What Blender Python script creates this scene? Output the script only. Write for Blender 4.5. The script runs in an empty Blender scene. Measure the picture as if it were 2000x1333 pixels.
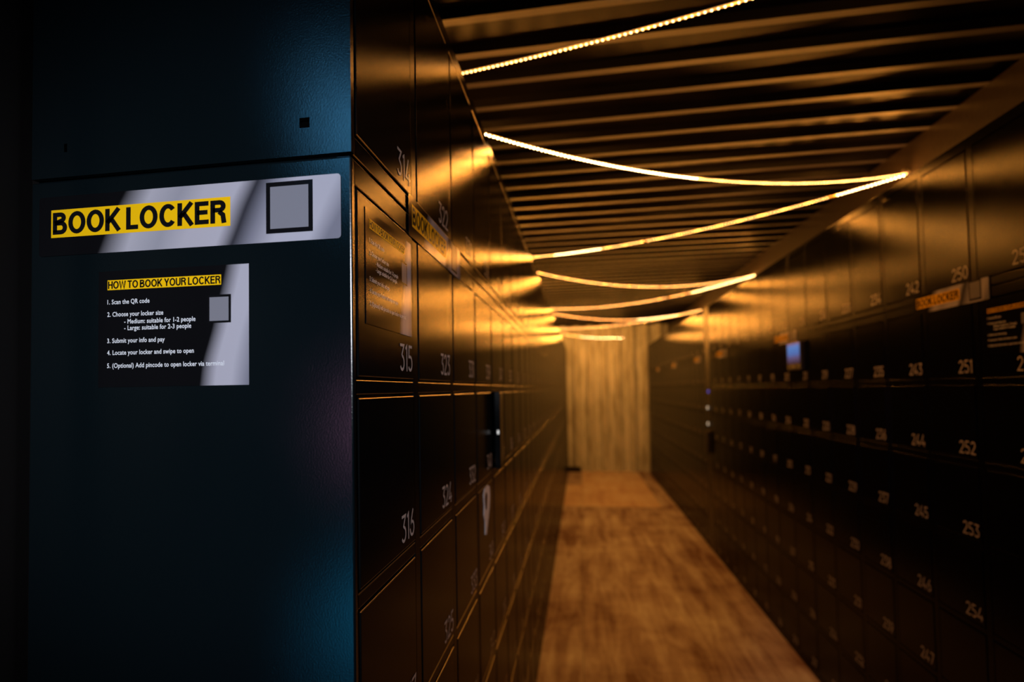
import bpy, bmesh, math, random
from mathutils import Vector, Matrix
random.seed(4)
sc = bpy.context.scene
C = sc.collection

# ------------------------------------------------------------------ camera
EYE = 1.5373
cam_d = bpy.data.cameras.new('camera'); cam = bpy.data.objects.new('camera', cam_d); C.objects.link(cam)
FPX, CX, CY = 1200.0, 913.394, 720.138
cam_d.sensor_width = 36.0; cam_d.sensor_fit = 'HORIZONTAL'
cam_d.lens = FPX / 2000 * 36
cam_d.shift_x = (1000 - CX) / 2000
cam_d.shift_y = (CY - 666.5) / 2000
r_ = Vector((0.98323771, 0.18169887, -0.01513714)); u_ = Vector((0.02130894, -0.03206312, 0.99925867)); f_ = Vector((-0.18107883, 0.98283136, 0.03539748))
M = Matrix.Identity(4)
for i in range(3):
    M[i][0] = r_[i]; M[i][1] = u_[i]; M[i][2] = -f_[i]
M[2][3] = EYE
cam.matrix_world = M
cam_d.clip_start = 0.02; cam_d.clip_end = 100
cam_d.dof.use_dof = True; cam_d.dof.focus_distance = 0.83; cam_d.dof.aperture_fstop = 2.8
sc.camera = cam

# ------------------------------------------------------------------ world, exposure, light from outside the container
sc.view_settings.view_transform = 'Standard'; sc.view_settings.look = 'None'
sc.view_settings.gamma = 1.0; sc.view_settings.use_curve_mapping = False
sc.view_settings.exposure = 0.0
w = bpy.data.worlds.new('night'); sc.world = w; w.use_nodes = True
w.node_tree.nodes['Background'].inputs[0].default_value = (0.35, 0.6, 1.0, 1)
w.node_tree.nodes['Background'].inputs[1].default_value = 0.012

def spot(name, loc, target, power, color, size, blend, radius):
    d = bpy.data.lights.new(name, 'SPOT'); d.energy = power; d.color = color
    d.spot_size = math.radians(size); d.spot_blend = blend; d.shadow_soft_size = radius
    o = bpy.data.objects.new(name, d); C.objects.link(o); o.location = loc
    o.rotation_euler = (Vector(target) - Vector(loc)).to_track_quat('-Z', 'Y').to_euler()
    return o
spot('floodlight_outside', (0.30, -2.6, 2.15), (-0.42, 0.68, EYE + 0.05), 450, (0.88, 0.92, 1.0), 19, 0.9, 0.14)
spot('teal_floodlight_high', (-1.28, -2.2, 3.12), (-0.25, 0.68, EYE + 0.33), 32, (0.11, 0.52, 1.0), 26, 0.8, 0.15)
spot('teal_stage_light_low', (-1.20, -2.4, 0.15), (-0.27, 0.68, EYE - 0.35), 18, (0.02, 0.50, 1.0), 26, 0.8, 0.25)
spot('violet_stage_light', (-1.14, -2.4, 1.34), (-0.26, 0.68, EYE - 0.05), 13, (0.80, 0.36, 0.68), 26, 0.8, 0.15)

# ------------------------------------------------------------------ materials
def mat(name, color, rough=0.5, metal=0.0, spec=0.5, emit=None, estr=0.0):
    m = bpy.data.materials.new(name); m.use_nodes = True
    b = m.node_tree.nodes['Principled BSDF']
    b.inputs['Base Color'].default_value = (*color, 1); b.inputs['Roughness'].default_value = rough
    b.inputs['Metallic'].default_value = metal; b.inputs['Specular IOR Level'].default_value = spec
    if emit:
        b.inputs['Emission Color'].default_value = (*emit, 1); b.inputs['Emission Strength'].default_value = estr
    return m
def nd(m, t, **kw):
    n = m.node_tree.nodes.new(t)
    for k, v in kw.items():
        if k in n.inputs: n.inputs[k].default_value = v
        else: setattr(n, k, v)
    return n
def lk(m, a, b): m.node_tree.links.new(a, b)
def bsdf(m): return m.node_tree.nodes['Principled BSDF']
def add_bump(m, scale, strength, dist=0.001, detail=3.0):
    tc = nd(m, 'ShaderNodeTexCoord'); n = nd(m, 'ShaderNodeTexNoise', Scale=scale, Detail=detail)
    b = nd(m, 'ShaderNodeBump', Strength=strength, Distance=dist)
    lk(m, tc.outputs['Object'], n.inputs['Vector']); lk(m, n.outputs['Fac'], b.inputs['Height'])
    lk(m, b.outputs['Normal'], bsdf(m).inputs['Normal'])
    return n
def ramp(m, stops):
    r = nd(m, 'ShaderNodeValToRGB'); e = r.color_ramp.elements
    while len(e) < len(stops): e.new(0.5)
    for i, (p, c) in enumerate(stops):
        e[i].position = p; e[i].color = (*c, 1)
    return r

def gloss_coat(m, rough, ior=1.45, dist='BECKMANN', amount=1.0):
    """swap the principled lobe for a diffuse base under a smooth clear coat"""
    b = bsdf(m); nt = m.node_tree; out = next(n for n in nt.nodes if n.type == 'OUTPUT_MATERIAL')
    d = nd(m, 'ShaderNodeBsdfDiffuse'); g = nd(m, 'ShaderNodeBsdfGlossy'); g.distribution = dist; g.inputs['Roughness'].default_value = rough
    fr = nd(m, 'ShaderNodeFresnel'); fr.inputs['IOR'].default_value = ior; mx = nd(m, 'ShaderNodeMixShader')
    for sck, src in (('Base Color', d.inputs['Color']),):
        if b.inputs[sck].is_linked: lk(m, b.inputs[sck].links[0].from_socket, src)
        else: src.default_value = b.inputs[sck].default_value
    if b.inputs['Normal'].is_linked:
        ns_ = b.inputs['Normal'].links[0].from_socket
        for q in (d, g, fr): lk(m, ns_, q.inputs['Normal'])
    if b.inputs['Roughness'].is_linked: lk(m, b.inputs['Roughness'].links[0].from_socket, g.inputs['Roughness'])
    am = nd(m, 'ShaderNodeMath', operation='MULTIPLY'); am.inputs[1].default_value = amount; lk(m, fr.outputs[0], am.inputs[0])
    lk(m, am.outputs[0], mx.inputs[0]); lk(m, d.outputs[0], mx.inputs[1]); lk(m, g.outputs[0], mx.inputs[2]); lk(m, mx.outputs[0], out.inputs['Surface'])
    nt.nodes.remove(b)
    return m
def paint(name, col, rough, ior=1.45, amount=1.0, peel=0.06):
    m = mat(name, col, rough)
    add_bump(m, 420.0, peel, 0.0004)
    tc = nd(m, 'ShaderNodeTexCoord'); big = nd(m, 'ShaderNodeTexNoise', Scale=3.0, Detail=4.0)
    mr = nd(m, 'ShaderNodeMapRange'); mr.inputs['To Min'].default_value = rough - 0.03; mr.inputs['To Max'].default_value = rough + 0.05
    lk(m, tc.outputs['Object'], big.inputs['Vector']); lk(m, big.outputs['Fac'], mr.inputs['Value']); lk(m, mr.outputs['Result'], bsdf(m).inputs['Roughness'])
    return gloss_coat(m, rough, ior, amount=amount)
M_locker = paint('dark_teal_powder_coat', (0.0024, 0.0049, 0.0064), 0.22, 1.42, peel=0.22)
M_door = paint('dark_locker_door_coat', (0.0030, 0.0034, 0.0038), 0.20, 1.30, 0.48)
M_frame = paint('dark_locker_frame_coat', (0.0030, 0.0036, 0.0042), 0.22, 1.30, 0.48)
M_edge = mat('edge_glint_steel', (0.22, 0.20, 0.18), 0.34, 1.0)  # bright metal put on chamfers so the edges seem to catch light
M_dark = mat('hole_shade_black', (0.001, 0.001, 0.001), 0.9, spec=0.0)  # flat black standing for the shade inside the punched holes
M_num = mat('pale_number_vinyl', (0.52, 0.49, 0.50), 0.5, spec=0.2)
M_white = mat('white_print', (0.74, 0.76, 0.82), 0.35, spec=0.3)
M_black = mat('black_print', (0.005, 0.005, 0.006), 0.3, spec=0.3)
M_yellow = mat('yellow_print', (0.86, 0.50, 0.004), 0.3, spec=0.3)
M_qr = mat('blank_pale_patch', (0.20, 0.20, 0.235), 0.3)
M_metal = mat('zinc_metal', (0.45, 0.42, 0.38), 0.35, 0.9)
M_chrome = mat('latch_steel', (0.75, 0.75, 0.75), 0.22, 1.0)
M_blackplastic = mat('black_plastic', (0.01, 0.01, 0.011), 0.45)
M_indicator = mat('white_indicator', (0.8, 0.8, 0.8), 0.4, emit=(1, 0.85, 0.6), estr=0.55)
M_blueled = mat('blue_indicator', (0.02, 0.02, 0.3), 0.4, emit=(0.15, 0.15, 1.0), estr=0.6)
M_connector = mat('strip_connector', (0.05, 0.03, 0.012), 0.5)
AMBER = (1.0, 0.40, 0.075)
M_strip = mat('silicone_strip_glow', (0.5, 0.3, 0.1), 0.5, emit=(1.0, 0.42, 0.10), estr=1.0)
M_strip_unlit = mat('silicone_strip_unlit', (0.10, 0.06, 0.03), 0.5)
M_led = mat('led_amber', (0.8, 0.6, 0.3), 0.4, emit=(1.0, 0.50, 0.16), estr=16.0)
M_led_bright = mat('led_amber_facing', (0.8, 0.6, 0.3), 0.4, emit=(1.0, 0.60, 0.26), estr=60.0)

for m_ in (M_black, M_yellow, M_white, M_qr, M_num): gloss_coat(m_, 0.22, 1.3, amount=0.45)
def print_mat(name, W, H, stops, slope, warp):
    """a printed monochrome swoosh: colour ramp across the sticker's own width"""
    m = mat(name, (0.1, 0.1, 0.1), 0.42)
    tc = nd(m, 'ShaderNodeTexCoord'); sep = nd(m, 'ShaderNodeSeparateXYZ'); lk(m, tc.outputs['Object'], sep.inputs[0])
    n = nd(m, 'ShaderNodeTexNoise', Scale=9.0, Detail=1.0); lk(m, tc.outputs['Object'], n.inputs['Vector'])
    a = nd(m, 'ShaderNodeMath', operation='MULTIPLY'); a.inputs[1].default_value = 1 / W; lk(m, sep.outputs['X'], a.inputs[0])
    b = nd(m, 'ShaderNodeMath', operation='MULTIPLY_ADD'); b.inputs[1].default_value = slope / H; lk(m, sep.outputs['Z'], b.inputs[0]); lk(m, a.outputs[0], b.inputs[2])
    c = nd(m, 'ShaderNodeMath', operation='MULTIPLY_ADD'); c.inputs[1].default_value = warp; lk(m, n.outputs['Fac'], c.inputs[0]); lk(m, b.outputs[0], c.inputs[2])
    d = nd(m, 'ShaderNodeMath', operation='SUBTRACT'); d.inputs[1].default_value = warp * 0.5; lk(m, c.outputs[0], d.inputs[0])
    r = ramp(m, stops); lk(m, d.outputs[0], r.inputs['Fac']); lk(m, r.outputs['Color'], bsdf(m).inputs['Base Color'])
    return gloss_coat(m, 0.18, 1.3, amount=0.6)
DK = (0.004, 0.004, 0.005); LT = (0.41, 0.40, 0.47); MD = (0.19, 0.19, 0.24)
M_print_banner = print_mat('banner_print', 0.414, 0.077, [(0.0, DK), (0.03, DK), (0.21, DK), (0.31, LT), (0.42, (0.30, 0.30, 0.36)), (0.50, LT), (0.60, LT), (0.655, (0.03, 0.03, 0.04)), (0.71, MD), (0.79, LT), (0.90, LT), (0.96, MD)], -0.09, 0.05)
M_print_howto = print_mat('how_to_print', 0.207, 0.146, [(0.0, DK), (0.012, DK), (0.69, DK), (0.80, LT), (0.90, LT), (1.0, MD)], -0.15, 0.10)

# container shell
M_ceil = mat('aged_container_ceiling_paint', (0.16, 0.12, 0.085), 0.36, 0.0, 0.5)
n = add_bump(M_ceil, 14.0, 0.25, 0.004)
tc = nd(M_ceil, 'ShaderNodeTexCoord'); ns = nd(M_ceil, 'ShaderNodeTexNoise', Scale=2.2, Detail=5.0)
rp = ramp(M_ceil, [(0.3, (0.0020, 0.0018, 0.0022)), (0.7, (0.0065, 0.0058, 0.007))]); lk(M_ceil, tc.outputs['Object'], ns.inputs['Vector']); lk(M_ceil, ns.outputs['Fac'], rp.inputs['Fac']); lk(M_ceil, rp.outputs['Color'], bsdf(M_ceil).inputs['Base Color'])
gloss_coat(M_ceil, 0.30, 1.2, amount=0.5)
M_ridge = mat('pale_ridge_paint', (0.050, 0.046, 0.070), 0.45, spec=0.3)  # paler colour for the ridge bottoms
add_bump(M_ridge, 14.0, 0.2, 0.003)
M_wall = mat('container_side_wall_paint', (0.007, 0.006, 0.006), 0.6, spec=0.2)
add_bump(M_wall, 20, 0.2, 0.003)
M_rail = mat('container_rail_paint', (0.014, 0.010, 0.009), 0.34, spec=0.3)
add_bump(M_rail, 30, 0.3, 0.004)
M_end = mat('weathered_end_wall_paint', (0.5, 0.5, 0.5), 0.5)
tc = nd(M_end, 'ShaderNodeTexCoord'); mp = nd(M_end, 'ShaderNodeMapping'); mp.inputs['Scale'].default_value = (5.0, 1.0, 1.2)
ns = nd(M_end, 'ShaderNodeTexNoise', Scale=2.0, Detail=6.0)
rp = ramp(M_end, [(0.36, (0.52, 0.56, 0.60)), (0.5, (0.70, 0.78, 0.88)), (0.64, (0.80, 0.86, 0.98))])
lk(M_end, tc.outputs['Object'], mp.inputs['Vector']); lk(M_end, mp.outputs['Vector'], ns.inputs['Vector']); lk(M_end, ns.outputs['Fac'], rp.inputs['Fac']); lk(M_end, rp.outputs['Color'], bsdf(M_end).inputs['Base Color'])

def ply(name, c0, c1, c2, scale):
    m = mat(name, c1, 0.6, 0.0, 0.3)
    tc = nd(m, 'ShaderNodeTexCoord'); mp = nd(m, 'ShaderNodeMapping'); mp.inputs['Scale'].default_value = (3.4, 0.42, 1.0)
    geo = nd(m, 'ShaderNodeNewGeometry')
    lk(m, geo.outputs['Position'], mp.inputs['Vector'])
    ns = nd(m, 'ShaderNodeTexNoise', Scale=scale, Detail=7.0, Roughness=0.62, Distortion=0.6); lk(m, mp.outputs['Vector'], ns.inputs['Vector'])
    n2 = nd(m, 'ShaderNodeTexNoise', Scale=1.3, Detail=5.0, Roughness=0.62); lk(m, geo.outputs['Position'], n2.inputs['Vector'])
    mx = nd(m, 'ShaderNodeMath', operation='ADD'); lk(m, ns.outputs['Fac'], mx.inputs[0]); lk(m, n2.outputs['Fac'], mx.inputs[1])
    hf = nd(m, 'ShaderNodeMath', operation='MULTIPLY'); hf.inputs[1].default_value = 0.5; lk(m, mx.outputs[0], hf.inputs[0])
    r = ramp(m, [(0.38, c0), (0.5, c1), (0.62, c2)]); lk(m, hf.outputs[0], r.inputs['Fac']); lk(m, r.outputs['Color'], bsdf(m).inputs['Base Color'])
    bp = nd(m, 'ShaderNodeBump', Strength=0.2, Distance=0.003); lk(m, ns.outputs['Fac'], bp.inputs['Height']); lk(m, bp.outputs['Normal'], bsdf(m).inputs['Normal'])
    return m
M_ply = ply('worn_plywood', (0.22, 0.115, 0.10), (0.54, 0.44, 0.45), (0.88, 0.86, 0.90), 2.6)
M_ply_pale = ply('pale_plywood', (0.70, 0.50, 0.42), (0.86, 0.70, 0.60), (0.94, 0.84, 0.78), 2.0)
M_sub = mat('floor_underlay', (0.03, 0.02, 0.014), 0.8)

# ------------------------------------------------------------------ mesh helpers
class MB:
    def __init__(s): s.v = []; s.f = []
    def add(s, vs, fs):
        o = len(s.v); s.v += [tuple(v) for v in vs]; s.f += [tuple(i + o for i in f) for f in fs]
    def box(s, x0, x1, y0, y1, z0, z1):
        s.add([(x0,y0,z0),(x1,y0,z0),(x1,y1,z0),(x0,y1,z0),(x0,y0,z1),(x1,y0,z1),(x1,y1,z1),(x0,y1,z1)],
              [(0,3,2,1),(4,5,6,7),(0,1,5,4),(1,2,6,5),(2,3,7,6),(3,0,4,7)])
    def slab(s, x0, x1, z0, z1, yf, yb, b):
        """board facing -y whose front edges are chamfered by b"""
        v = []
        for (yy, d) in ((yb, 0), (yf + b, 0), (yf + b * 0.3, b * 0.3), (yf, b)):
            v += [(x0+d,yy,z0+d),(x1-d,yy,z0+d),(x1-d,yy,z1-d),(x0+d,yy,z1-d)]
        f = [(0,3,2,1)]
        for k in range(3):
            o = 4 * k
            for i in range(4):
                j = (i + 1) % 4; f.append((o+i, o+j, o+4+j, o+4+i))
        f.append((12,13,14,15))
        s.add(v, f)
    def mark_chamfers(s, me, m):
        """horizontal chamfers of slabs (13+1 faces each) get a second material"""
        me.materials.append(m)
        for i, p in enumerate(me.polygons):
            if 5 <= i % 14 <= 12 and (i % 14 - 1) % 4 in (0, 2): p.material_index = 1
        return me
    def quad(s, x0, x1, z0, z1, y): s.add([(x0,y,z0),(x1,y,z0),(x1,y,z1),(x0,y,z1)], [(0,1,2,3)])
    def cyl(s, p, axis, r, l, n=12):
        """closed cylinder from p along axis"""
        a = Vector(axis).normalized(); t = Vector((0,0,1)) if abs(a.z) < 0.9 else Vector((1,0,0))
        e1 = a.cross(t).normalized(); e2 = a.cross(e1); p = Vector(p)
        vs = [p + r*(math.cos(2*math.pi*i/n)*e1 + math.sin(2*math.pi*i/n)*e2) + a*h for h in (0, l) for i in range(n)]
        s.add(vs, [(i,(i+1)%n,n+(i+1)%n,n+i) for i in range(n)] + [tuple(range(n-1,-1,-1)), tuple(range(n,2*n))])
    def mesh(s, name, m):
        me = bpy.data.meshes.new(name); me.from_pydata(s.v, [], s.f); me.materials.append(m); me.update()
        return me
    def build(s, name, m, parent=None, loc=(0,0,0)): return link(name, s.mesh(name, m), parent, loc)
def link(name, me, parent=None, loc=(0,0,0), rot=0.0):
    o = bpy.data.objects.new(name, me); C.objects.link(o); o.location = loc; o.rotation_euler = (0, 0, rot)
    if parent: o.parent = parent
    return o
def empty(name, loc, rz=0.0):
    o = bpy.data.objects.new(name, None); C.objects.link(o); o.location = loc; o.rotation_euler = (0, 0, rz); o.empty_display_size = 0.1
    return o
def tag(o, label, cat, group=None):
    o['label'] = label; o['category'] = cat
    if group: o['group'] = group
    return o
def struct(o, label=None):
    o['kind'] = 'structure'
    if label: o['label'] = label
    return o
def bevel_box_mesh(name, m, x0, x1, y0, y1, z0, z1, b, seg=2):
    bm = bmesh.new(); bmesh.ops.create_cube(bm, size=1.0)
    for v in bm.verts:
        v.co = Vector((x0 if v.co.x < 0 else x1, y0 if v.co.y < 0 else y1, z0 if v.co.z < 0 else z1))
    bmesh.ops.bevel(bm, geom=bm.edges[:], offset=b, segments=seg, affect='EDGES', profile=0.5)
    bmesh.ops.recalc_face_normals(bm, faces=bm.faces[:])
    me = bpy.data.meshes.new(name); bm.to_mesh(me); bm.free(); me.materials.append(m)
    return me

# text: outlines of the built-in font as flat meshes facing -y
def text_raw(body, bold=0.0, spacing=1.0, res=3):
    cu = bpy.data.curves.new('lettering', 'FONT'); cu.body = body; cu.size = 1.0; cu.offset = bold
    cu.space_character = spacing; cu.resolution_u = res; cu.fill_mode = 'FRONT'
    ob = bpy.data.objects.new('lettering', cu); C.objects.link(ob)
    dg = bpy.context.evaluated_depsgraph_get(); dg.update()
    me = ob.evaluated_get(dg).to_mesh()
    vs = [(v.co.x, v.co.y) for v in me.vertices]; fs = [tuple(p.vertices) for p in me.polygons]
    ob.evaluated_get(dg).to_mesh_clear(); bpy.data.objects.remove(ob); bpy.data.curves.remove(cu)
    return vs, fs
def fit_text(mb, body, x0, x1, zbase, cap, y, bold=0.0, spacing=1.0, capref=0.73):
    """letters stretched to run from x0 to x1 with cap height cap on a base line"""
    vs, fs = text_raw(body, bold, spacing)
    a = min(v[0] for v in vs); b = max(v[0] for v in vs)
    s = (x1 - x0) / (b - a); k = cap / capref
    mb.add([(x0 + (v[0] - a) * s, y, zbase + v[1] * k) for v in vs], fs)
def arc(cx, cz, rx, rz, a0, a1, n=12):
    return [(cx + rx*math.cos(math.radians(a0 + (a1-a0)*i/n)), cz + rz*math.sin(math.radians(a0 + (a1-a0)*i/n))) for i in range(n + 1)]
def stroke(pts, wd, closed=False):
    """a pen line of width wd along pts, mitred at its corners"""
    p = []
    for q in pts:
        if not p or (Vector(q) - p[-1]).length > 1e-5: p.append(Vector(q))
    if closed and (p[0] - p[-1]).length < 1e-6: p = p[:-1]
    n = len(p); vs = []
    for i in range(n):
        a = p[i-1] if (i > 0 or closed) else None; b = p[(i+1) % n] if (i < n-1 or closed) else None
        d1 = (p[i] - a).normalized() if a is not None else None; d2 = (b - p[i]).normalized() if b is not None else None
        d1 = d1 or d2; d2 = d2 or d1
        n1 = Vector((-d1.y, d1.x)); n2 = Vector((-d2.y, d2.x)); m = (n1 + n2)
        m = m.normalized() if m.length > 1e-4 else n1
        k = min(1 / max(m.dot(n1), 0.3), 2.2) * wd / 2
        vs += [p[i] + m*k, p[i] - m*k]
    fs = [(2*i, 2*i+1, 2*((i+1) % n)+1, 2*((i+1) % n)) for i in range(n if closed else n-1)]
    return [(v.x, v.y) for v in vs], fs
def glyph(ch, w):
    """cap height 1, pen width w: returns (list of strokes, advance width)"""
    h = w/2; t = 1 - h
    if ch == '0': return [(arc(0.31, 0.5, 0.31-h, 0.5-h, 90, 450, 24), 1)], 0.62
    if ch == '1': return [([(h*0.2, 0.84), (0.24-h, t), (0.24-h, 0)], 0)], 0.24
    if ch == '2': return [(arc(0.29, 0.70, 0.28-h, 0.30-h, 165, -32, 12) + [(h, h), (0.58, h)], 0)], 0.58
    if ch == '3': return [([(0.03, t), (0.50, t), (0.25, 0.60)] + arc(0.27, 0.30, 0.30-h, 0.30-h, 80, -150, 14), 0)], 0.57
    if ch == '4': return [([(0.40, 1), (h, 0.25), (0.64, 0.25)], 0), ([(0.47, 0.47), (0.47, 0)], 0)], 0.64
    if ch == '5': return [([(0.52, t), (0.12, t), (0.09, 0.56)] + arc(0.27, 0.31, 0.30-h, 0.31-h, 100, -150, 14), 0)], 0.57
    if ch == '6': return [(arc(0.30, 0.30, 0.30-h, 0.30-h, 90, 450, 20), 1), ([(0.44, 1), (0.10, 0.46), (h+0.003, 0.32)], 0)], 0.60
    if ch == '7': return [([(0.0, t), (0.52, t), (0.15, 0)], 0)], 0.56
    if ch == '8': return [(arc(0.30, 0.745, 0.25-h, 0.255-h, 90, 450, 18), 1), (arc(0.30, 0.27, 0.30-h, 0.27-h, 90, 450, 20), 1)], 0.60
    if ch == '9': return [(arc(0.30, 0.70, 0.30-h, 0.30-h, 90, 450, 20), 1), ([(0.16, 0), (0.50, 0.54), (0.60-h-0.003, 0.68)], 0)], 0.60
    if ch == 'B': return [([(h, h), (h, t), (0.36, t)] + arc(0.36, 0.755, 0.24-h, 0.245-h, 90, -90, 8) + [(h, 0.51+h*0.0), ], 0), ([(h, 0.51), (0.38, 0.51)] + arc(0.38, 0.51/2+h/2, 0.28-h, 0.255-h/2, 90, -90, 8) + [(0.0, h)], 0)], 0.66
    if ch == 'O': return [(arc(0.39, 0.5, 0.39-h, 0.51-h, 90, 450, 28), 1)], 0.78
    if ch == 'C': return [(arc(0.39, 0.5, 0.37-h, 0.51-h, 38, 322, 22), 0)], 0.74
    if ch == 'K': return [([(h, 0), (h, 1)], 0), ([(0.60, 1), (h, 0.36)], 0), ([(0.25, 0.57), (0.62, 0)], 0)], 0.68
    if ch == 'L': return [([(h, 1), (h, h), (0.53, h)], 0)], 0.54
    if ch == 'E': return [([(0.58, t), (h, t), (h, h), (0.59, h)], 0), ([(h, 0.52), (0.54, 0.52)], 0)], 0.60
    if ch == 'R': return [([(h, 0), (h, t), (0.38, t)] + arc(0.38, 0.735, 0.26-h, 0.265-h, 90, -90, 8) + [(h, 0.47+h)], 0), ([(0.36, 0.5), (0.52, 0.36), (0.57, 0)], 0)], 0.66
    if ch == 'H': return [([(h, 0), (h, 1)], 0), ([(0.66-h, 0), (0.66-h, 1)], 0), ([(h, 0.52), (0.66-h, 0.52)], 0)], 0.66
    if ch == 'W': return [([(h*0.8, 1), (0.24, 0.02), (0.46, 0.96), (0.68, 0.02), (0.92-h*0.8, 1)], 0)], 0.92
    if ch == 'T': return [([(0, t), (0.60, t)], 0), ([(0.30, t), (0.30, 0)], 0)], 0.60
    if ch == 'Y': return [([(h*0.8, 1), (0.33, 0.42), (0.66-h*0.8, 1)], 0), ([(0.33, 0.45), (0.33, 0)], 0)], 0.66
    if ch == 'U': return [([(h, 1), (h, 0.34)] + arc(0.33, 0.34, 0.33-h, 0.35-h, 180, 360, 12) + [(0.66-h, 1)], 0)], 0.66
    return [], 0.14
def fit_caps(mb, body, x0, x1, zb, cap, y, w=0.20, gap=0.055):
    total = sum(glyph(c, w)[1] + gap for c in body) - gap
    s = (x1 - x0) / total; x = 0
    for c in body:
        st, adv = glyph(c, w)
        for pts, closed in st:
            vs, fs = stroke(pts, w, closed)
            mb.add([(x0 + (x + v[0]) * s, y, zb + v[1] * cap) for v in vs], fs)
        x += adv + gap
DIG = {}
for ch in '0123456789':
    V_, F_ = [], []; st, adv = glyph(ch, 0.105)
    for pts, closed in st:
        vs, fs = stroke(pts, 0.105, closed); o_ = len(V_); V_ += vs; F_ += [tuple(i + o_ for i in f) for f in fs]
    DIG[ch] = (V_, F_, adv, 1.0)
def number_mesh(num, xr, zb, h, material):
    mb = MB(); s = str(num); x = xr
    for ch in reversed(s):
        vs, fs, wd, ht = DIG[ch]; k = h / ht; kx = k * 1.0
        x -= wd * kx
        mb.add([(x + v[0] * kx, -0.0007, zb + v[1] * k) for v in vs], fs)
        x -= h * 0.13
    return mb.mesh('door_number', material)

# ------------------------------------------------------------------ the container
XL, XR = -0.2605, 1.1795           # faces of the two locker rows
WL, WR = -0.718, 1.634             # side walls
Y0, Y1 = -0.34, 11.72              # door end, end wall
ZC = EYE + 1.19
YF = 0.678                         # near end of the left row

mb = MB(); mb.box(WL, WR, Y0, Y1, -0.12, -0.021)
floor = mb.build('floor', M_sub); struct(floor, 'brown scuffed plywood floor of the aisle')
xs = [WL, -0.02, 0.985, WR]; ys = [Y0, 1.15, 3.5, 5.85, 8.22, 10.05, Y1]
for i in range(3):
    for j in range(6):
        g = 0.0012
        m_ = MB(); x0, x1, y0, y1 = xs[i]+g, xs[i+1]-g, ys[j]+g, ys[j+1]-g
        m_.box(x0, x1, y0, y1, -0.021, 0.0)
        m_.build('floor_panel', M_ply_pale if (i == 1 and j >= 4) or (i == 0 and j == 4) else M_ply, floor)

# roof: corrugated sheet
mb = MB(); P = 0.205; prof = []
y = Y0; k0 = math.floor((Y0 - 2.27) / P)
pts = []
for k in range(k0, k0 + int((Y1 - Y0) / P) + 3):
    c = 2.27 + k * P
    pts += [(c - 0.030, 0.0), (c - 0.018, -0.030), (c + 0.018, -0.030), (c + 0.030, 0.0)]
pts = [(min(max(a, Y0), Y1), b) for a, b in pts]
vs = []; fs = []
for a, b in pts: vs += [(WL, a, ZC + b), (WR, a, ZC + b), (WL, a, ZC + b + 0.05), (WR, a, ZC + b + 0.05)]
for i in range(len(pts) - 1):
    o = 4 * i; fs += [(o, o+4, o+5, o+1), (o+2, o+3, o+7, o+6)]
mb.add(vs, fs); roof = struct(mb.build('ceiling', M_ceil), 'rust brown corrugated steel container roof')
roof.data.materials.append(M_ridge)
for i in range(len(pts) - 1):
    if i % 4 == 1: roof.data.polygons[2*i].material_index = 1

def corr_wall(name, x_or_y, axis, a0, a1, period, depth, m, z0, z1, flip, phase=0.0, ridge=0.36):
    mb = MB(); p = []; k = -1
    while a0 + phase + k * period < a1 + period:
        c = a0 + phase + k * period; h = ridge * period / 2; s = 0.12 * period if axis == 'x' else 0.06 * period
        p += [(c - h - s, 0.0), (c - h, depth), (c + h, depth), (c + h + s, 0.0)]; k += 1
    p = [(min(max(a, a0), a1), d) for a, d in p]
    vs = []; fs = []
    for a, d in p:
        q = x_or_y + flip * d; t = x_or_y - flip * 0.03
        for zz in (z0, z1):
            vs += [(q, a, zz), (t, a, zz)] if axis == 'x' else [(a, q, zz), (a, t, zz)]
    for i in range(len(p) - 1):
        o = 4 * i; fs += [(o, o+4, o+6, o+2), (o+1, o+3, o+7, o+5)]
    mb.add(vs, fs); return mb.build(name, m)
struct(corr_wall('wall_left', WL, 'x', Y0, Y1, 0.28, 0.012, M_wall, 0, ZC, 1), 'dark corrugated container side wall behind the left lockers')
struct(corr_wall('wall_right', WR, 'x', Y0, Y1, 0.28, 0.012, M_wall, 0, ZC, -1), 'dark corrugated container side wall behind the right lockers')
struct(corr_wall('wall_end', Y1, 'y', WL, WR, 0.247, 0.11, M_end, 0, ZC, -1, phase=0.145, ridge=0.34), 'pale corrugated end wall of the container')

# top side rails where roof meets wall
for nm, x0, x1, lab in (('trim_1', WR - 0.055, WR - 0.014, 'rust brown top rail above the right lockers'), ('trim_2', WL + 0.014, WL + 0.055, 'rust brown top rail above the left lockers')):
    m_ = MB(); m_.box(x0, x1, Y0, Y1, ZC - 0.235, ZC - 0.03)
    m_.box(x0 - (0.018 if nm == 'trim_1' else 0), x1 + (0.018 if nm == 'trim_2' else 0), Y0, Y1, ZC - 0.262, ZC - 0.235)
    struct(m_.build(nm, M_rail), lab)
m_ = MB(); m_.box(XL + 0.001, -0.035, Y1 - 0.16, Y1 - 0.06, 0.0, 0.09)
struct(m_.build('trim_3', M_blackplastic), 'dark kick board at the foot of the end wall')

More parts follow.
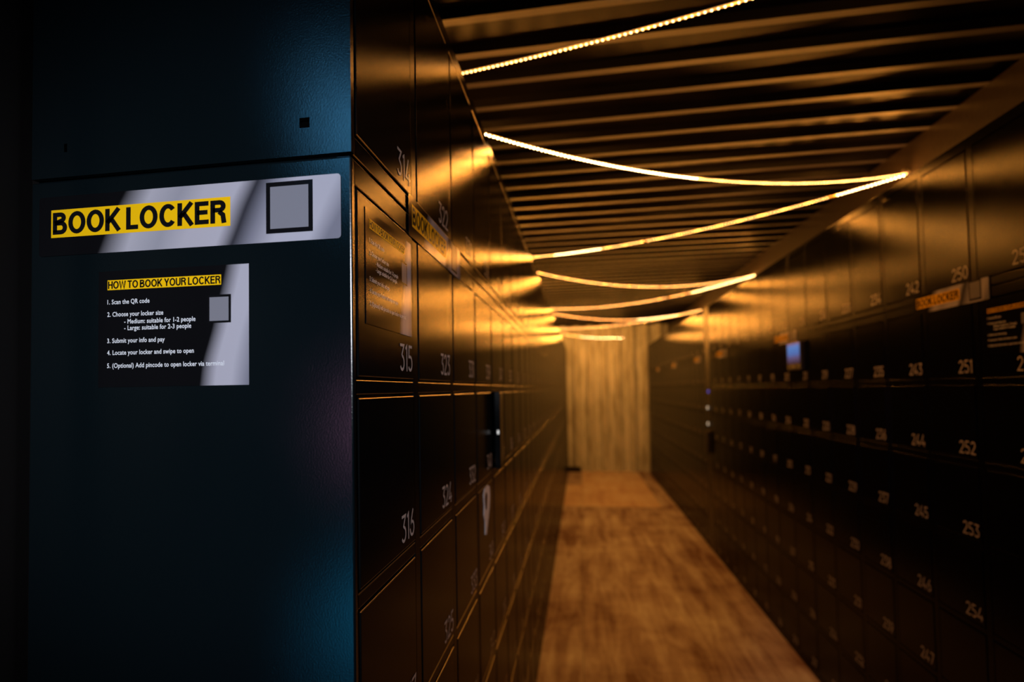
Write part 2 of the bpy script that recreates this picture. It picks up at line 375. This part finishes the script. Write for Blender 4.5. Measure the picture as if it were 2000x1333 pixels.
# ------------------------------------------------------------------ lockers
NC = 3; CW = 0.2804; UW = CW * NC; DW = 0.2432; DEP = 0.44
ZS = EYE + 0.2785                    # top of the lower cabinets
ZT = EYE + 0.753                     # top of the overhead cabinets
HROW = 0.252; RAIL = 0.026
LOW = [(EYE + 0.0055 + HROW - RAIL/2 - (r + 1) * HROW + RAIL, HROW - RAIL) for r in range(7)]   # (bottom, height) of rows 1..7
UPZ, UPH = EYE + 0.311, 0.405
GAP = 0.0042
def door_mesh(h, edged=True):  # optional edge glint, painted on as bright chamfer metal
    m_ = MB(); m_.slab(0, DW, 0, h, 0.0, 0.016, 0.0013); me = m_.mesh('locker_door', M_door); return m_.mark_chamfers(me, M_edge) if edged else me
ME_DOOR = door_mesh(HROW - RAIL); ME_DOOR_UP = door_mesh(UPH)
PLAIN_DOOR, PLAIN_DOOR_UP = door_mesh(HROW - RAIL, False), door_mesh(UPH, False)   # right row doors, left without the painted edge glint
col_x = [0.0185 + i * (DW + 0.0374) for i in range(NC)]
def frame_mesh(rows, z0, z1, edged=True):  # same painted edge glint on the frame bars, left row only
    m_ = MB(); b = 0.0011; y = 0.0012
    edges = [0.0] + [v for x in col_x for v in (x - GAP, x + DW + GAP)] + [UW]
    for i in range(0, len(edges), 2):
        m_.slab(edges[i] + (0.0006 if i == 0 else 0), edges[i+1] - (0.0006 if i == len(edges) - 2 else 0), z0, z1, y, 0.018, b)
    zs = sorted(rows)
    cuts = [z0] + [v for (zb, h) in zs for v in (zb - GAP, zb + h + GAP)] + [z1]
    for c in range(NC):
        for i in range(0, len(cuts), 2):
            m_.slab(col_x[c] - GAP, col_x[c] + DW + GAP, cuts[i], cuts[i+1], y + 0.0002, 0.018, b)
    me = m_.mesh('face_frame', M_frame); return m_.mark_chamfers(me, M_edge) if edged else me
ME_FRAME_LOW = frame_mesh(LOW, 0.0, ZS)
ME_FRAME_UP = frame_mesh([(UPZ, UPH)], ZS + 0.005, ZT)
PLAIN_FRAME_LOW, PLAIN_FRAME_UP = frame_mesh(LOW, 0.0, ZS, False), frame_mesh([(UPZ, UPH)], ZS + 0.005, ZT, False)
SP = 0.010
ME_BODY_LOW = bevel_box_mesh('body', M_locker, SP, UW - 0.001, 0.0185, DEP, 0.0, ZS, 0.0015)
ME_BODY_UP = bevel_box_mesh('body', M_locker, SP, UW - 0.001, 0.0185, DEP, ZS + 0.0004, ZT, 0.0015)
ME_SIDE_LOW = bevel_box_mesh('side_panel', M_locker, 0.0, SP, 0.0, DEP, 0.0, ZS, 0.0022, 3)
def holed_panel():
    """end panel of an overhead cabinet with a square punched hole and a slot"""
    bm = MB(); holes = [(0.0585 - 0.0065, 0.0585 + 0.0065, EYE + 0.317, EYE + 0.3295), (0.387, 0.3915, EYE + 0.316, EYE + 0.327)]
    ys_ = sorted({0.0, DEP, *[h[0] for h in holes], *[h[1] for h in holes]}); zs_ = sorted({ZS + 0.005, ZT, *[h[2] for h in holes], *[h[3] for h in holes]})
    inside = lambda y, z: any(h[0] < y < h[1] and h[2] < z < h[3] for h in holes)
    for i in range(len(ys_) - 1):
        for j in range(len(zs_) - 1):
            a, b, c, d = ys_[i], ys_[i+1], zs_[j], zs_[j+1]
            if not inside((a+b)/2, (c+d)/2):
                bm.add([(0,a,c),(0,a,d),(0,b,d),(0,b,c)], [(0,1,2,3)])
                bm.add([(SP,a,c),(SP,a,d),(SP,b,d),(SP,b,c)], [(3,2,1,0)])
    rects = [(0.0, DEP, ZS + 0.005, ZT)] + holes
    for a, b, c, d in rects:
        q = [(a,c),(b,c),(b,d),(a,d)]
        for i in range(4):
            (p1, p2), (q1, q2) = q[i], q[(i+1) % 4]
            bm.add([(0,p1,p2),(0,q1,q2),(SP,q1,q2),(SP,p1,p2)], [(0,1,2,3)])
    return bm.mesh('side_panel', M_locker)
ME_SIDE_UP_PLAIN = bevel_box_mesh('side_panel', M_locker, 0.0, SP, 0.0, DEP, ZS + 0.005, ZT, 0.0022, 3)
ORD = ['first', 'second', 'third', 'fourth', 'fifth', 'sixth', 'seventh', 'eighth', 'ninth', 'tenth', 'eleventh', 'twelfth', 'thirteenth']
AJAR = {}
def set_door(unit, c, zb, h, me, num, ajar=0.0):
    d = link('locker_door', me, unit, (col_x[c], 0.0, zb))
    if ajar:   # hinged on the side away from the aisle's entrance
        d.rotation_euler = (0, 0, 0)
        hx = col_x[c] + DW if ajar > 0 else col_x[c]
        a = abs(ajar)
        if ajar > 0:
            d.rotation_euler = (0, 0, a); d.location = (hx - DW * math.cos(a), -DW * math.sin(a) - 0.001, zb)
        else:
            d.rotation_euler = (0, 0, -a); d.location = (hx, -0.001, zb)
        lm = MB()
        ex = -0.001 if ajar > 0 else DW - 0.002
        lm.box(ex, ex + 0.003, 0.004, 0.010, h * 0.45, h * 0.50); lm.build('latch', M_metal, d)
    link('door_number', number_mesh(num, DW - 0.008, 0.0115, 0.0405, M_num), d)
    return d
def cabinets(side, origin_y, k, first_num, step, ajar=None, near_panel=False):
    """one lower cabinet (three columns of seven lockers) and the overhead cabinet on it"""
    rz = math.pi/2 if side == 'left' else -math.pi/2
    X = XL if side == 'left' else XR
    lo = empty('locker_cabinet', (X, origin_y, 0), rz); up = empty('overhead_locker_cabinet', (X, origin_y, 0), rz)
    near = 'nearest' if k == 0 else ORD[k] + ' from the near end'
    nums = [first_num + step * i for i in range(3)]
    if k == 0:
        lab = ('nearest tall dark locker cabinet of the left row, with the cool lit end panel', 'nearest overhead cabinet of the left row, above the BOOK LOCKER end panel') if side == 'left' else ('tall dark locker cabinet nearest the right edge, holding doors 251 and 243', 'overhead cabinet nearest the right edge, with large doors 250 and 242')
    elif k == 1 and side == 'left': lab = ('second tall dark locker cabinet of the left row, one door ajar', 'second overhead cabinet of the left row, catching glossy amber glare')
    else: lab = (f'tall dark steel locker cabinet standing in the {side} row, {near}', f'overhead cabinet with large dark doors above the {side} row, {near}')
    tag(lo, lab[0], 'locker cabinet', f'lower locker cabinets in the {side} row'); tag(up, lab[1], 'locker cabinet', f'overhead locker cabinets in the {side} row')
    link('body', ME_BODY_LOW, lo); link('face_frame', ME_FRAME_LOW if side == 'left' else PLAIN_FRAME_LOW, lo); link('body', ME_BODY_UP, up); link('face_frame', ME_FRAME_UP if side == 'left' else PLAIN_FRAME_UP, up)
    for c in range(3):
        set_door(up, c, UPZ, UPH, ME_DOOR_UP if side == 'left' else PLAIN_DOOR_UP, nums[c])
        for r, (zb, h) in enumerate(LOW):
            set_door(lo, c, zb, h, ME_DOOR if side == 'left' else PLAIN_DOOR, nums[c] + r + 1, (ajar or {}).get((c, r), 0.0))
    if near_panel:
        sp = link('side_panel', ME_SIDE_LOW, lo); sp['label'] = 'cool lit dark teal end panel'
        sp = link('side_panel', holed_panel(), up); sp['label'] = 'dark teal end panel with a small square hole'
        for a, b, c, d in ((0.051, 0.066, EYE + 0.316, EYE + 0.3305), (0.386, 0.3925, EYE + 0.315, EYE + 0.328)):
            m_ = MB(); m_.box(SP - 0.0006, SP - 0.0001, a, b, c, d); m_.build('hole_shade', M_dark, sp)  # added black sheet that paints the shade in each hole
    return lo, up
for k in range(13):
    cabinets('left', YF + k * UW, k, 314 + 24 * k, 8, {(1, 1): 0.085} if k == 1 else None, near_panel=(k == 0))
# right row: local x runs towards the camera
RY = 2.666
col_w = 0.22
for k in range(11):
    far = RY + UW * k + (col_w if k > 4 else 0.0)
    top = 258 - 24 * k
    cabinets('right', far, k, top - 16, 8)

# end panel for the near end of the right row
# slim terminal column between two right-hand cabinets
ty = RY + UW * 4 + col_w
t = tag(empty('terminal_column', (XR, ty, 0), -math.pi/2), 'slim black terminal column with small lit dots in the right row', 'terminal')
link('body', bevel_box_mesh('body', M_blackplastic, 0.002, col_w - 0.002, 0.0, DEP, 0, ZT, 0.003), t)
for z in (-0.20, -0.35):
    m_ = MB(); m_.cyl((col_w*0.62, 0.0, EYE + z), (0, -1, 0), 0.021, 0.010, 16); b_ = m_.build('ring', M_blackplastic, t)
    m_ = MB(); m_.cyl((col_w*0.62, -0.010, EYE + z), (0, -1, 0), 0.016, 0.006, 16); m_.build('button', M_indicator, t)
m_ = MB(); m_.cyl((col_w*0.62, 0.0, EYE - 0.046), (0, -1, 0), 0.013, 0.006, 12); m_.build('indicator_light', M_blueled, t)
m_ = MB(); m_.slab(0.05, col_w - 0.03, EYE - 0.62, EYE - 0.42, -0.03, 0.0, 0.004); m_.build('card_reader', M_blackplastic, t)

# touch terminal fixed on a door of the right row
t = tag(empty('touch_terminal', (XR - 0.001, 3.772, EYE + 0.085), -math.pi/2), 'small touch terminal with a glowing blue screen on right row', 'terminal')
m_ = MB(); m_.slab(0, 0.22, 0, 0.155, -0.022, 0.0, 0.004); m_.build('housing', M_blackplastic, t)
M_screen = mat('blue_screen', (0.01, 0.01, 0.02), 0.2)
tc = nd(M_screen, 'ShaderNodeTexCoord'); sep = nd(M_screen, 'ShaderNodeSeparateXYZ'); lk(M_screen, tc.outputs['Object'], sep.inputs[0])
mr = nd(M_screen, 'ShaderNodeMapRange'); mr.inputs['From Min'].default_value = 0.04; mr.inputs['From Max'].default_value = 0.145
lk(M_screen, sep.outputs['Z'], mr.inputs['Value'])
rp = ramp(M_screen, [(0.0, (0.03, 0.02, 0.05)), (0.25, (0.10, 0.08, 0.20)), (0.45, (0.04, 0.16, 0.50)), (0.8, (0.03, 0.22, 0.62)), (1.0, (0.10, 0.12, 0.35))])
lk(M_screen, mr.outputs['Result'], rp.inputs['Fac']); lk(M_screen, rp.outputs['Color'], bsdf(M_screen).inputs['Emission Color']); bsdf(M_screen).inputs['Emission Strength'].default_value = 0.8
m_ = MB(); m_.quad(0.012, 0.208, 0.035, 0.146, -0.0226); s_ = m_.build('screen', M_screen, t); s_['label'] = 'glowing blue screen'
m_ = MB(); m_.box(0.09, 0.13, -0.024, -0.022, 0.012, 0.022); m_.build('card_slot', M_metal, t)

# ------------------------------------------------------------------ stickers
BW, BH = 0.414, 0.077
def banner(loc, rz, label, h=BH, detail=True):
    t = tag(empty('booking_banner_sticker', loc, rz), label, 'sticker', 'BOOK LOCKER stickers')
    z0 = (h - BH) / 2
    m_ = MB(); r = 0.004; vs = []
    for (cx, cz, a0) in ((BW - r, r, -90), (BW - r, h - r, 0), (r, h - r, 90), (r, r, 180)):
        for i in range(4):
            a = math.radians(a0 + i * 30); vs.append((cx + r*math.cos(a), -0.0003, cz + r*math.sin(a)))
    m_.add(vs, [tuple(range(len(vs)))]); m_.add([(x, 0.0002, z) for x, y, z in vs], [tuple(range(len(vs)-1, -1, -1))])
    n_ = len(vs); m_.f += [(i, n_ + i, n_ + (i+1) % n_, (i+1) % n_) for i in range(n_)]
    m_.build('backing', M_print_banner, t)
    m_ = MB(); m_.quad(0.0185, 0.272, z0 + 0.0235, z0 + 0.0595, -0.0005); m_.build('yellow_band', M_yellow, t)
    m_ = MB(); fit_caps(m_, 'BOOK LOCKER', 0.0210, 0.2665, z0 + 0.0275, 0.0285, -0.0007); m_.build('lettering', M_black, t)
    m_ = MB(); m_.quad(0.319, 0.379, z0 + 0.0105, z0 + 0.0725, -0.0005); q_ = m_.build('code_patch', M_black, t)
    m_ = MB(); m_.quad(0.3245, 0.3735, z0 + 0.0160, z0 + 0.0670, -0.0007); m_.build('blank_square', M_qr, q_)
    return t
HW, HH = 0.207, 0.1465
PX = 0.000711
LINES = [('1. Scan the QR code', 213, 297, 594), ('2. Choose your locker size', 213, 324, 618), ('- Medium: suitable for 1-2 people', 247, 386, 632.5), ('- Large: suitable for 2-3 people', 247, 378, 645), ('3. Submit your info and pay', 213, 327, 669), ('4. Locate your locker and swipe to open', 213, 383, 692), ('5. (Optional) Add pincode to open locker via terminal', 213, 440, 717)]
def howto(loc, rz, label):
    t = tag(empty('instruction_sticker', loc, rz), label, 'sticker', 'HOW TO BOOK YOUR LOCKER stickers')
    m_ = MB(); m_.box(0, HW, -0.0003, 0.0002, 0, HH); m_.build('backing', M_print_howto, t)
    m_ = MB(); m_.quad(0.0130, 0.1705, 0.1225, 0.1350, -0.0005); m_.build('yellow_band', M_yellow, t)
    m_ = MB(); fit_caps(m_, 'HOW TO BOOK YOUR LOCKER', 0.0138, 0.1697, 0.1240, 0.0096, -0.0007, 0.18); m_.build('title_lettering', M_black, t)
    for body, a, b, yb in LINES:
        m_ = MB(); fit_text(m_, body, 0.0130 + (a - 213) * PX, 0.0130 + (b - 213) * PX, 0.1045 - (yb - 594) * 0.000653, 0.0060, -0.0006, 0.014, 1.03); m_.build('text_line', M_white, t)
    m_ = MB(); m_.quad(0.1525, 0.1835, 0.0760, 0.1105, -0.0005); q_ = m_.build('code_patch', M_black, t)
    m_ = MB(); m_.quad(0.1550, 0.1805, 0.0785, 0.1075, -0.0007); m_.build('blank_square', M_qr, q_)
    return t
E_ = 0.0008
banner((-0.6875, YF - E_, EYE + 0.1810), 0, 'yellow BOOK LOCKER banner on the cool lit end panel of left row')
howto((-0.5985, YF - E_, EYE + 0.0105), 0, 'HOW TO BOOK YOUR LOCKER notice on the cool lit end panel')
howto((XL + E_, 0.722, EYE + 0.0845), math.pi/2, 'HOW TO BOOK YOUR LOCKER notice stuck on door 315')
banner((XL + E_ + 0.0004, 0.918, EYE + 0.2440), math.pi/2, 'BOOK LOCKER banner on the left row beneath door 322', 0.066)
banner((XR - E_ - 0.0004, 2.448, EYE + 0.2440), -math.pi/2, 'BOOK LOCKER banner on the right row beneath door 250', 0.066)
howto((XR - E_, 2.062, EYE + 0.0800), -math.pi/2, 'HOW TO BOOK YOUR LOCKER notice at the right edge of the photo')
for i, (yc, lab) in enumerate(((3.943, 'small blurred BOOK LOCKER banner just above the blue screen'), (5.607, 'tiny yellow BOOK LOCKER banner beside the slim terminal column'), (6.686, 'tiny yellow banner, third from the end wall, right row'), (8.309, 'tiny yellow banner, second from the end wall, right row'), (9.993, 'tiny yellow banner nearest the end wall, right row'))):
    banner((XR - E_ - 0.0004, yc + 0.14, EYE + 0.2440), -math.pi/2, lab, 0.066)
# torn white sticker on door 341
t = tag(empty('torn_sticker', (XL + E_, 1.60, EYE - 0.39), math.pi/2), 'torn white paper sticker with a dark blot on left row', 'sticker')
out = [(0.03, 0.004), (0.055, 0.0), (0.075, 0.02), (0.115, 0.06), (0.128, 0.095), (0.12, 0.118), (0.085, 0.128), (0.03, 0.126), (0.012, 0.112), (0.02, 0.085), (0.012, 0.06), (0.03, 0.04)]
m_ = MB(); n_ = len(out); m_.add([(x, -0.0004, z) for x, z in out] + [(x, 0.0002, z) for x, z in out], [tuple(range(n_)), tuple(range(2*n_-1, n_-1, -1))] + [(i, n_+i, n_+(i+1) % n_, (i+1) % n_) for i in range(n_)])
m_.build('paper', M_white, t)
m_ = MB(); m_.add([(0.052 + 0.022*math.cos(a)*(1+0.2*math.sin(3*a)), -0.0007, 0.09 + 0.024*math.sin(a)) for a in [i*math.pi/7 for i in range(14)]], [tuple(range(14))]); m_.build('blot', M_black, t)

# ------------------------------------------------------------------ LED strips and hooks
bm = bmesh.new(); bmesh.ops.create_icosphere(bm, subdivisions=1, radius=1.0)
ICO_V = [v.co.copy() for v in bm.verts]; ICO_F = [tuple(v.index for v in f.verts) for f in bm.faces]; bm.free()
def led_mesh(m):
    mb = MB(); mb.add([(v.x*0.0030, v.y*0.0030, v.z*0.0034) for v in ICO_V], ICO_F); return mb.mesh('led', m)
ME_LED, ME_LED_B = led_mesh(M_led), led_mesh(M_led_bright)
def hook(loc, side, label):
    s = 1 if side == 'right' else -1
    h = tag(empty('cable_hook', loc), label, 'hook', 'hooks for the LED strips')
    m_ = MB(); m_.cyl((s*0.010, 0, 0), (-s, 0, 0), 0.010, 0.004, 10); m_.build('plate', M_metal, h)
    m_ = MB(); m_.cyl((s*0.007, 0, 0), (-s, 0, 0), 0.0022, 0.020, 8)
    prev = None
    for i in range(7):
        a = math.radians(-90 + i * 35); c = Vector((-s*0.013 - s*0.0*i, 0, 0.0)) + Vector((-s*0.008*math.cos(a), 0, 0.008*math.sin(a)))
        if prev is not None: m_.cyl(prev, c - prev, 0.0016, (c - prev).length, 6)
        prev = c
    m_.build('bend', M_metal, h)
HX_R, HX_L = WR - 0.066, WL + 0.066
def EP(x, y, z): return Vector((x, y, EYE + z))
R0, R1, R2, R3, R4 = EP(HX_R, 1.2, 1.03), EP(HX_R, 3.27, 1.025), EP(HX_R, 5.90, 1.015), EP(HX_R, 8.43, 1.018), EP(HX_R, 11.0, 1.02)
L0, L1, L2, L3 = EP(HX_L, 2.1, 1.06), EP(HX_L, 4.75, 1.03), EP(HX_L, 7.6, 1.03), EP(HX_L, 10.3, 1.03)
L0b = L0 + Vector((0, 0, 0.045))
for p, s, lab in ((R0, 'right', 'metal hook on right rail holding the nearest LED strip'), (R1, 'right', 'metal hook on right rail above the nearest right cabinets'), (R2, 'right', 'metal hook on right rail halfway down the container'), (R3, 'right', 'second farthest metal hook on the right rail'), (R4, 'right', 'farthest metal hook on the right rail'),
                  (L0, 'left', 'nearest metal hook on the left rail'), (L0b, 'left', 'upper metal hook on the left rail'), (L1, 'left', 'second metal hook on the left rail'), (L2, 'left', 'third metal hook on the left rail'), (L3, 'left', 'farthest metal hook on the left rail')):
    hook(p, s, lab)
STRIP_W = 1.25
def strip(A, B, sag, label, bright=(), joints=(), t_end=1.0, singles=False, watt=1.0):
    root = tag(empty('led_strip', A), label, 'light strip', 'LED strips zigzagging under the roof')
    off = Vector((0, 0, -0.012)); B = B + Vector((0, math.copysign(0.012, A.y - B.y), 0)); A = A + Vector((0, math.copysign(0.012, B.y - A.y), 0)); root.location = A
    def pos(t): return (B - A) * t + Vector((0, 0, -4 * sag * t * (1 - t))) + off
    length = sum((pos((i+1)/50) - pos(i/50)).length for i in range(50))
    def ribbon(t0, t1, n, m, name):
        mb = MB(); vs = []; fs = []
        for i in range(n + 1):
            t = t0 + (t1 - t0) * i / n; p = pos(t); d = (pos(t + 0.01) - pos(t - 0.01)).normalized()
            sd = d.cross(Vector((0, 0, 1))).normalized(); up = sd.cross(d)
            for a, b in ((-0.0045, -0.0012), (0.0045, -0.0012), (0.0045, 0.0012), (-0.0045, 0.0012)): vs.append(p + sd*a + up*b)
        for i in range(n):
            for q in range(4): fs.append((4*i+q, 4*i+(q+1) % 4, 4*i+4+(q+1) % 4, 4*i+4+q))
        fs += [(3,2,1,0), (4*n, 4*n+1, 4*n+2, 4*n+3)]
        mb.add(vs, fs); return mb.build(name, m, root)
    cuts = [0.0] + sorted(joints) + [t_end]; g = 0.006 / length
    for i in range(len(cuts) - 1):
        a, b = cuts[i] + (g if i else 0), cuts[i+1] - (g if i < len(cuts) - 2 else 0)
        ribbon(a, b, max(6, int(44 * (b - a))), M_strip, 'strip_section')
    for j in joints: ribbon(j - g, j + g, 1, M_connector, 'connector')
    if t_end < 1: ribbon(t_end, 1.0, 14, M_strip_unlit, 'lead_cable')
    n_l = max(6, int(22 * t_end))
    for i in range(n_l):   # the light the strip gives off
        if i == 0: ld = bpy.data.lights.new('led_strip_light', 'POINT')
        ld.energy = STRIP_W * watt; ld.color = (1.0, 0.34, 0.042); ld.shadow_soft_size = 0.012
        lo_ = bpy.data.objects.new('led_strip_light', ld); C.objects.link(lo_); lo_.parent = root; lo_.location = pos((i + 0.5) / n_l * t_end) + Vector((0, 0, -0.016))
    N = int(length * 60 * t_end); mb1, mb2 = MB(), MB()
    for i in range(N):
        t = (i + 0.5) / (length * 60)
        if any(abs(t - j) < 2.0*g for j in joints): continue
        br = any(a <= t <= b for a, b in bright)
        p = pos(t) + Vector((0, 0, -0.0018))
        if singles: link('led', ME_LED_B if br else ME_LED, root, p)
        else: (mb2 if br else mb1).add([(p.x + v.x*0.0030, p.y + v.y*0.0030, p.z + v.z*0.0034) for v in ICO_V], ICO_F)
    for mb_, m in ((mb1, M_led), (mb2, M_led_bright)):
        if mb_.v:
            o = mb_.build('led_row', m, root); o['kind'] = 'stuff'
    return root
strip(L0b, R0, 0.06, 'dotted amber LED strip rising off the top of the photo', singles=True, watt=0.14)
strip(L0, R1, 0.147, 'bright sagging LED strip, nearest one reaching the right rail', bright=((0.12, 0.52),), singles=True)
strip(R1, L1, 0.08, 'amber LED strip, shallow, third from the camera', bright=((0.0, 0.115), (0.64, 0.78)), joints=(0.118, 0.517))
strip(L1, R2, 0.155, 'amber LED strip sagging deeply, fourth from the camera', joints=(0.60,))
strip(R2, L2, 0.12, 'amber LED strip, fifth from the camera', bright=((0.0, 0.22),), joints=(0.235, 0.31))
strip(L2, R3, 0.145, 'amber LED strip, sixth from the camera', bright=((0.62, 0.85),))
strip(R3, L3, 0.085, 'amber LED strip, seventh from the camera', watt=1.5)
strip(L3, R4, 0.165, 'short amber LED strip ending in front of the end wall', bright=((0.3, 0.62),), t_end=0.62, watt=1.9)
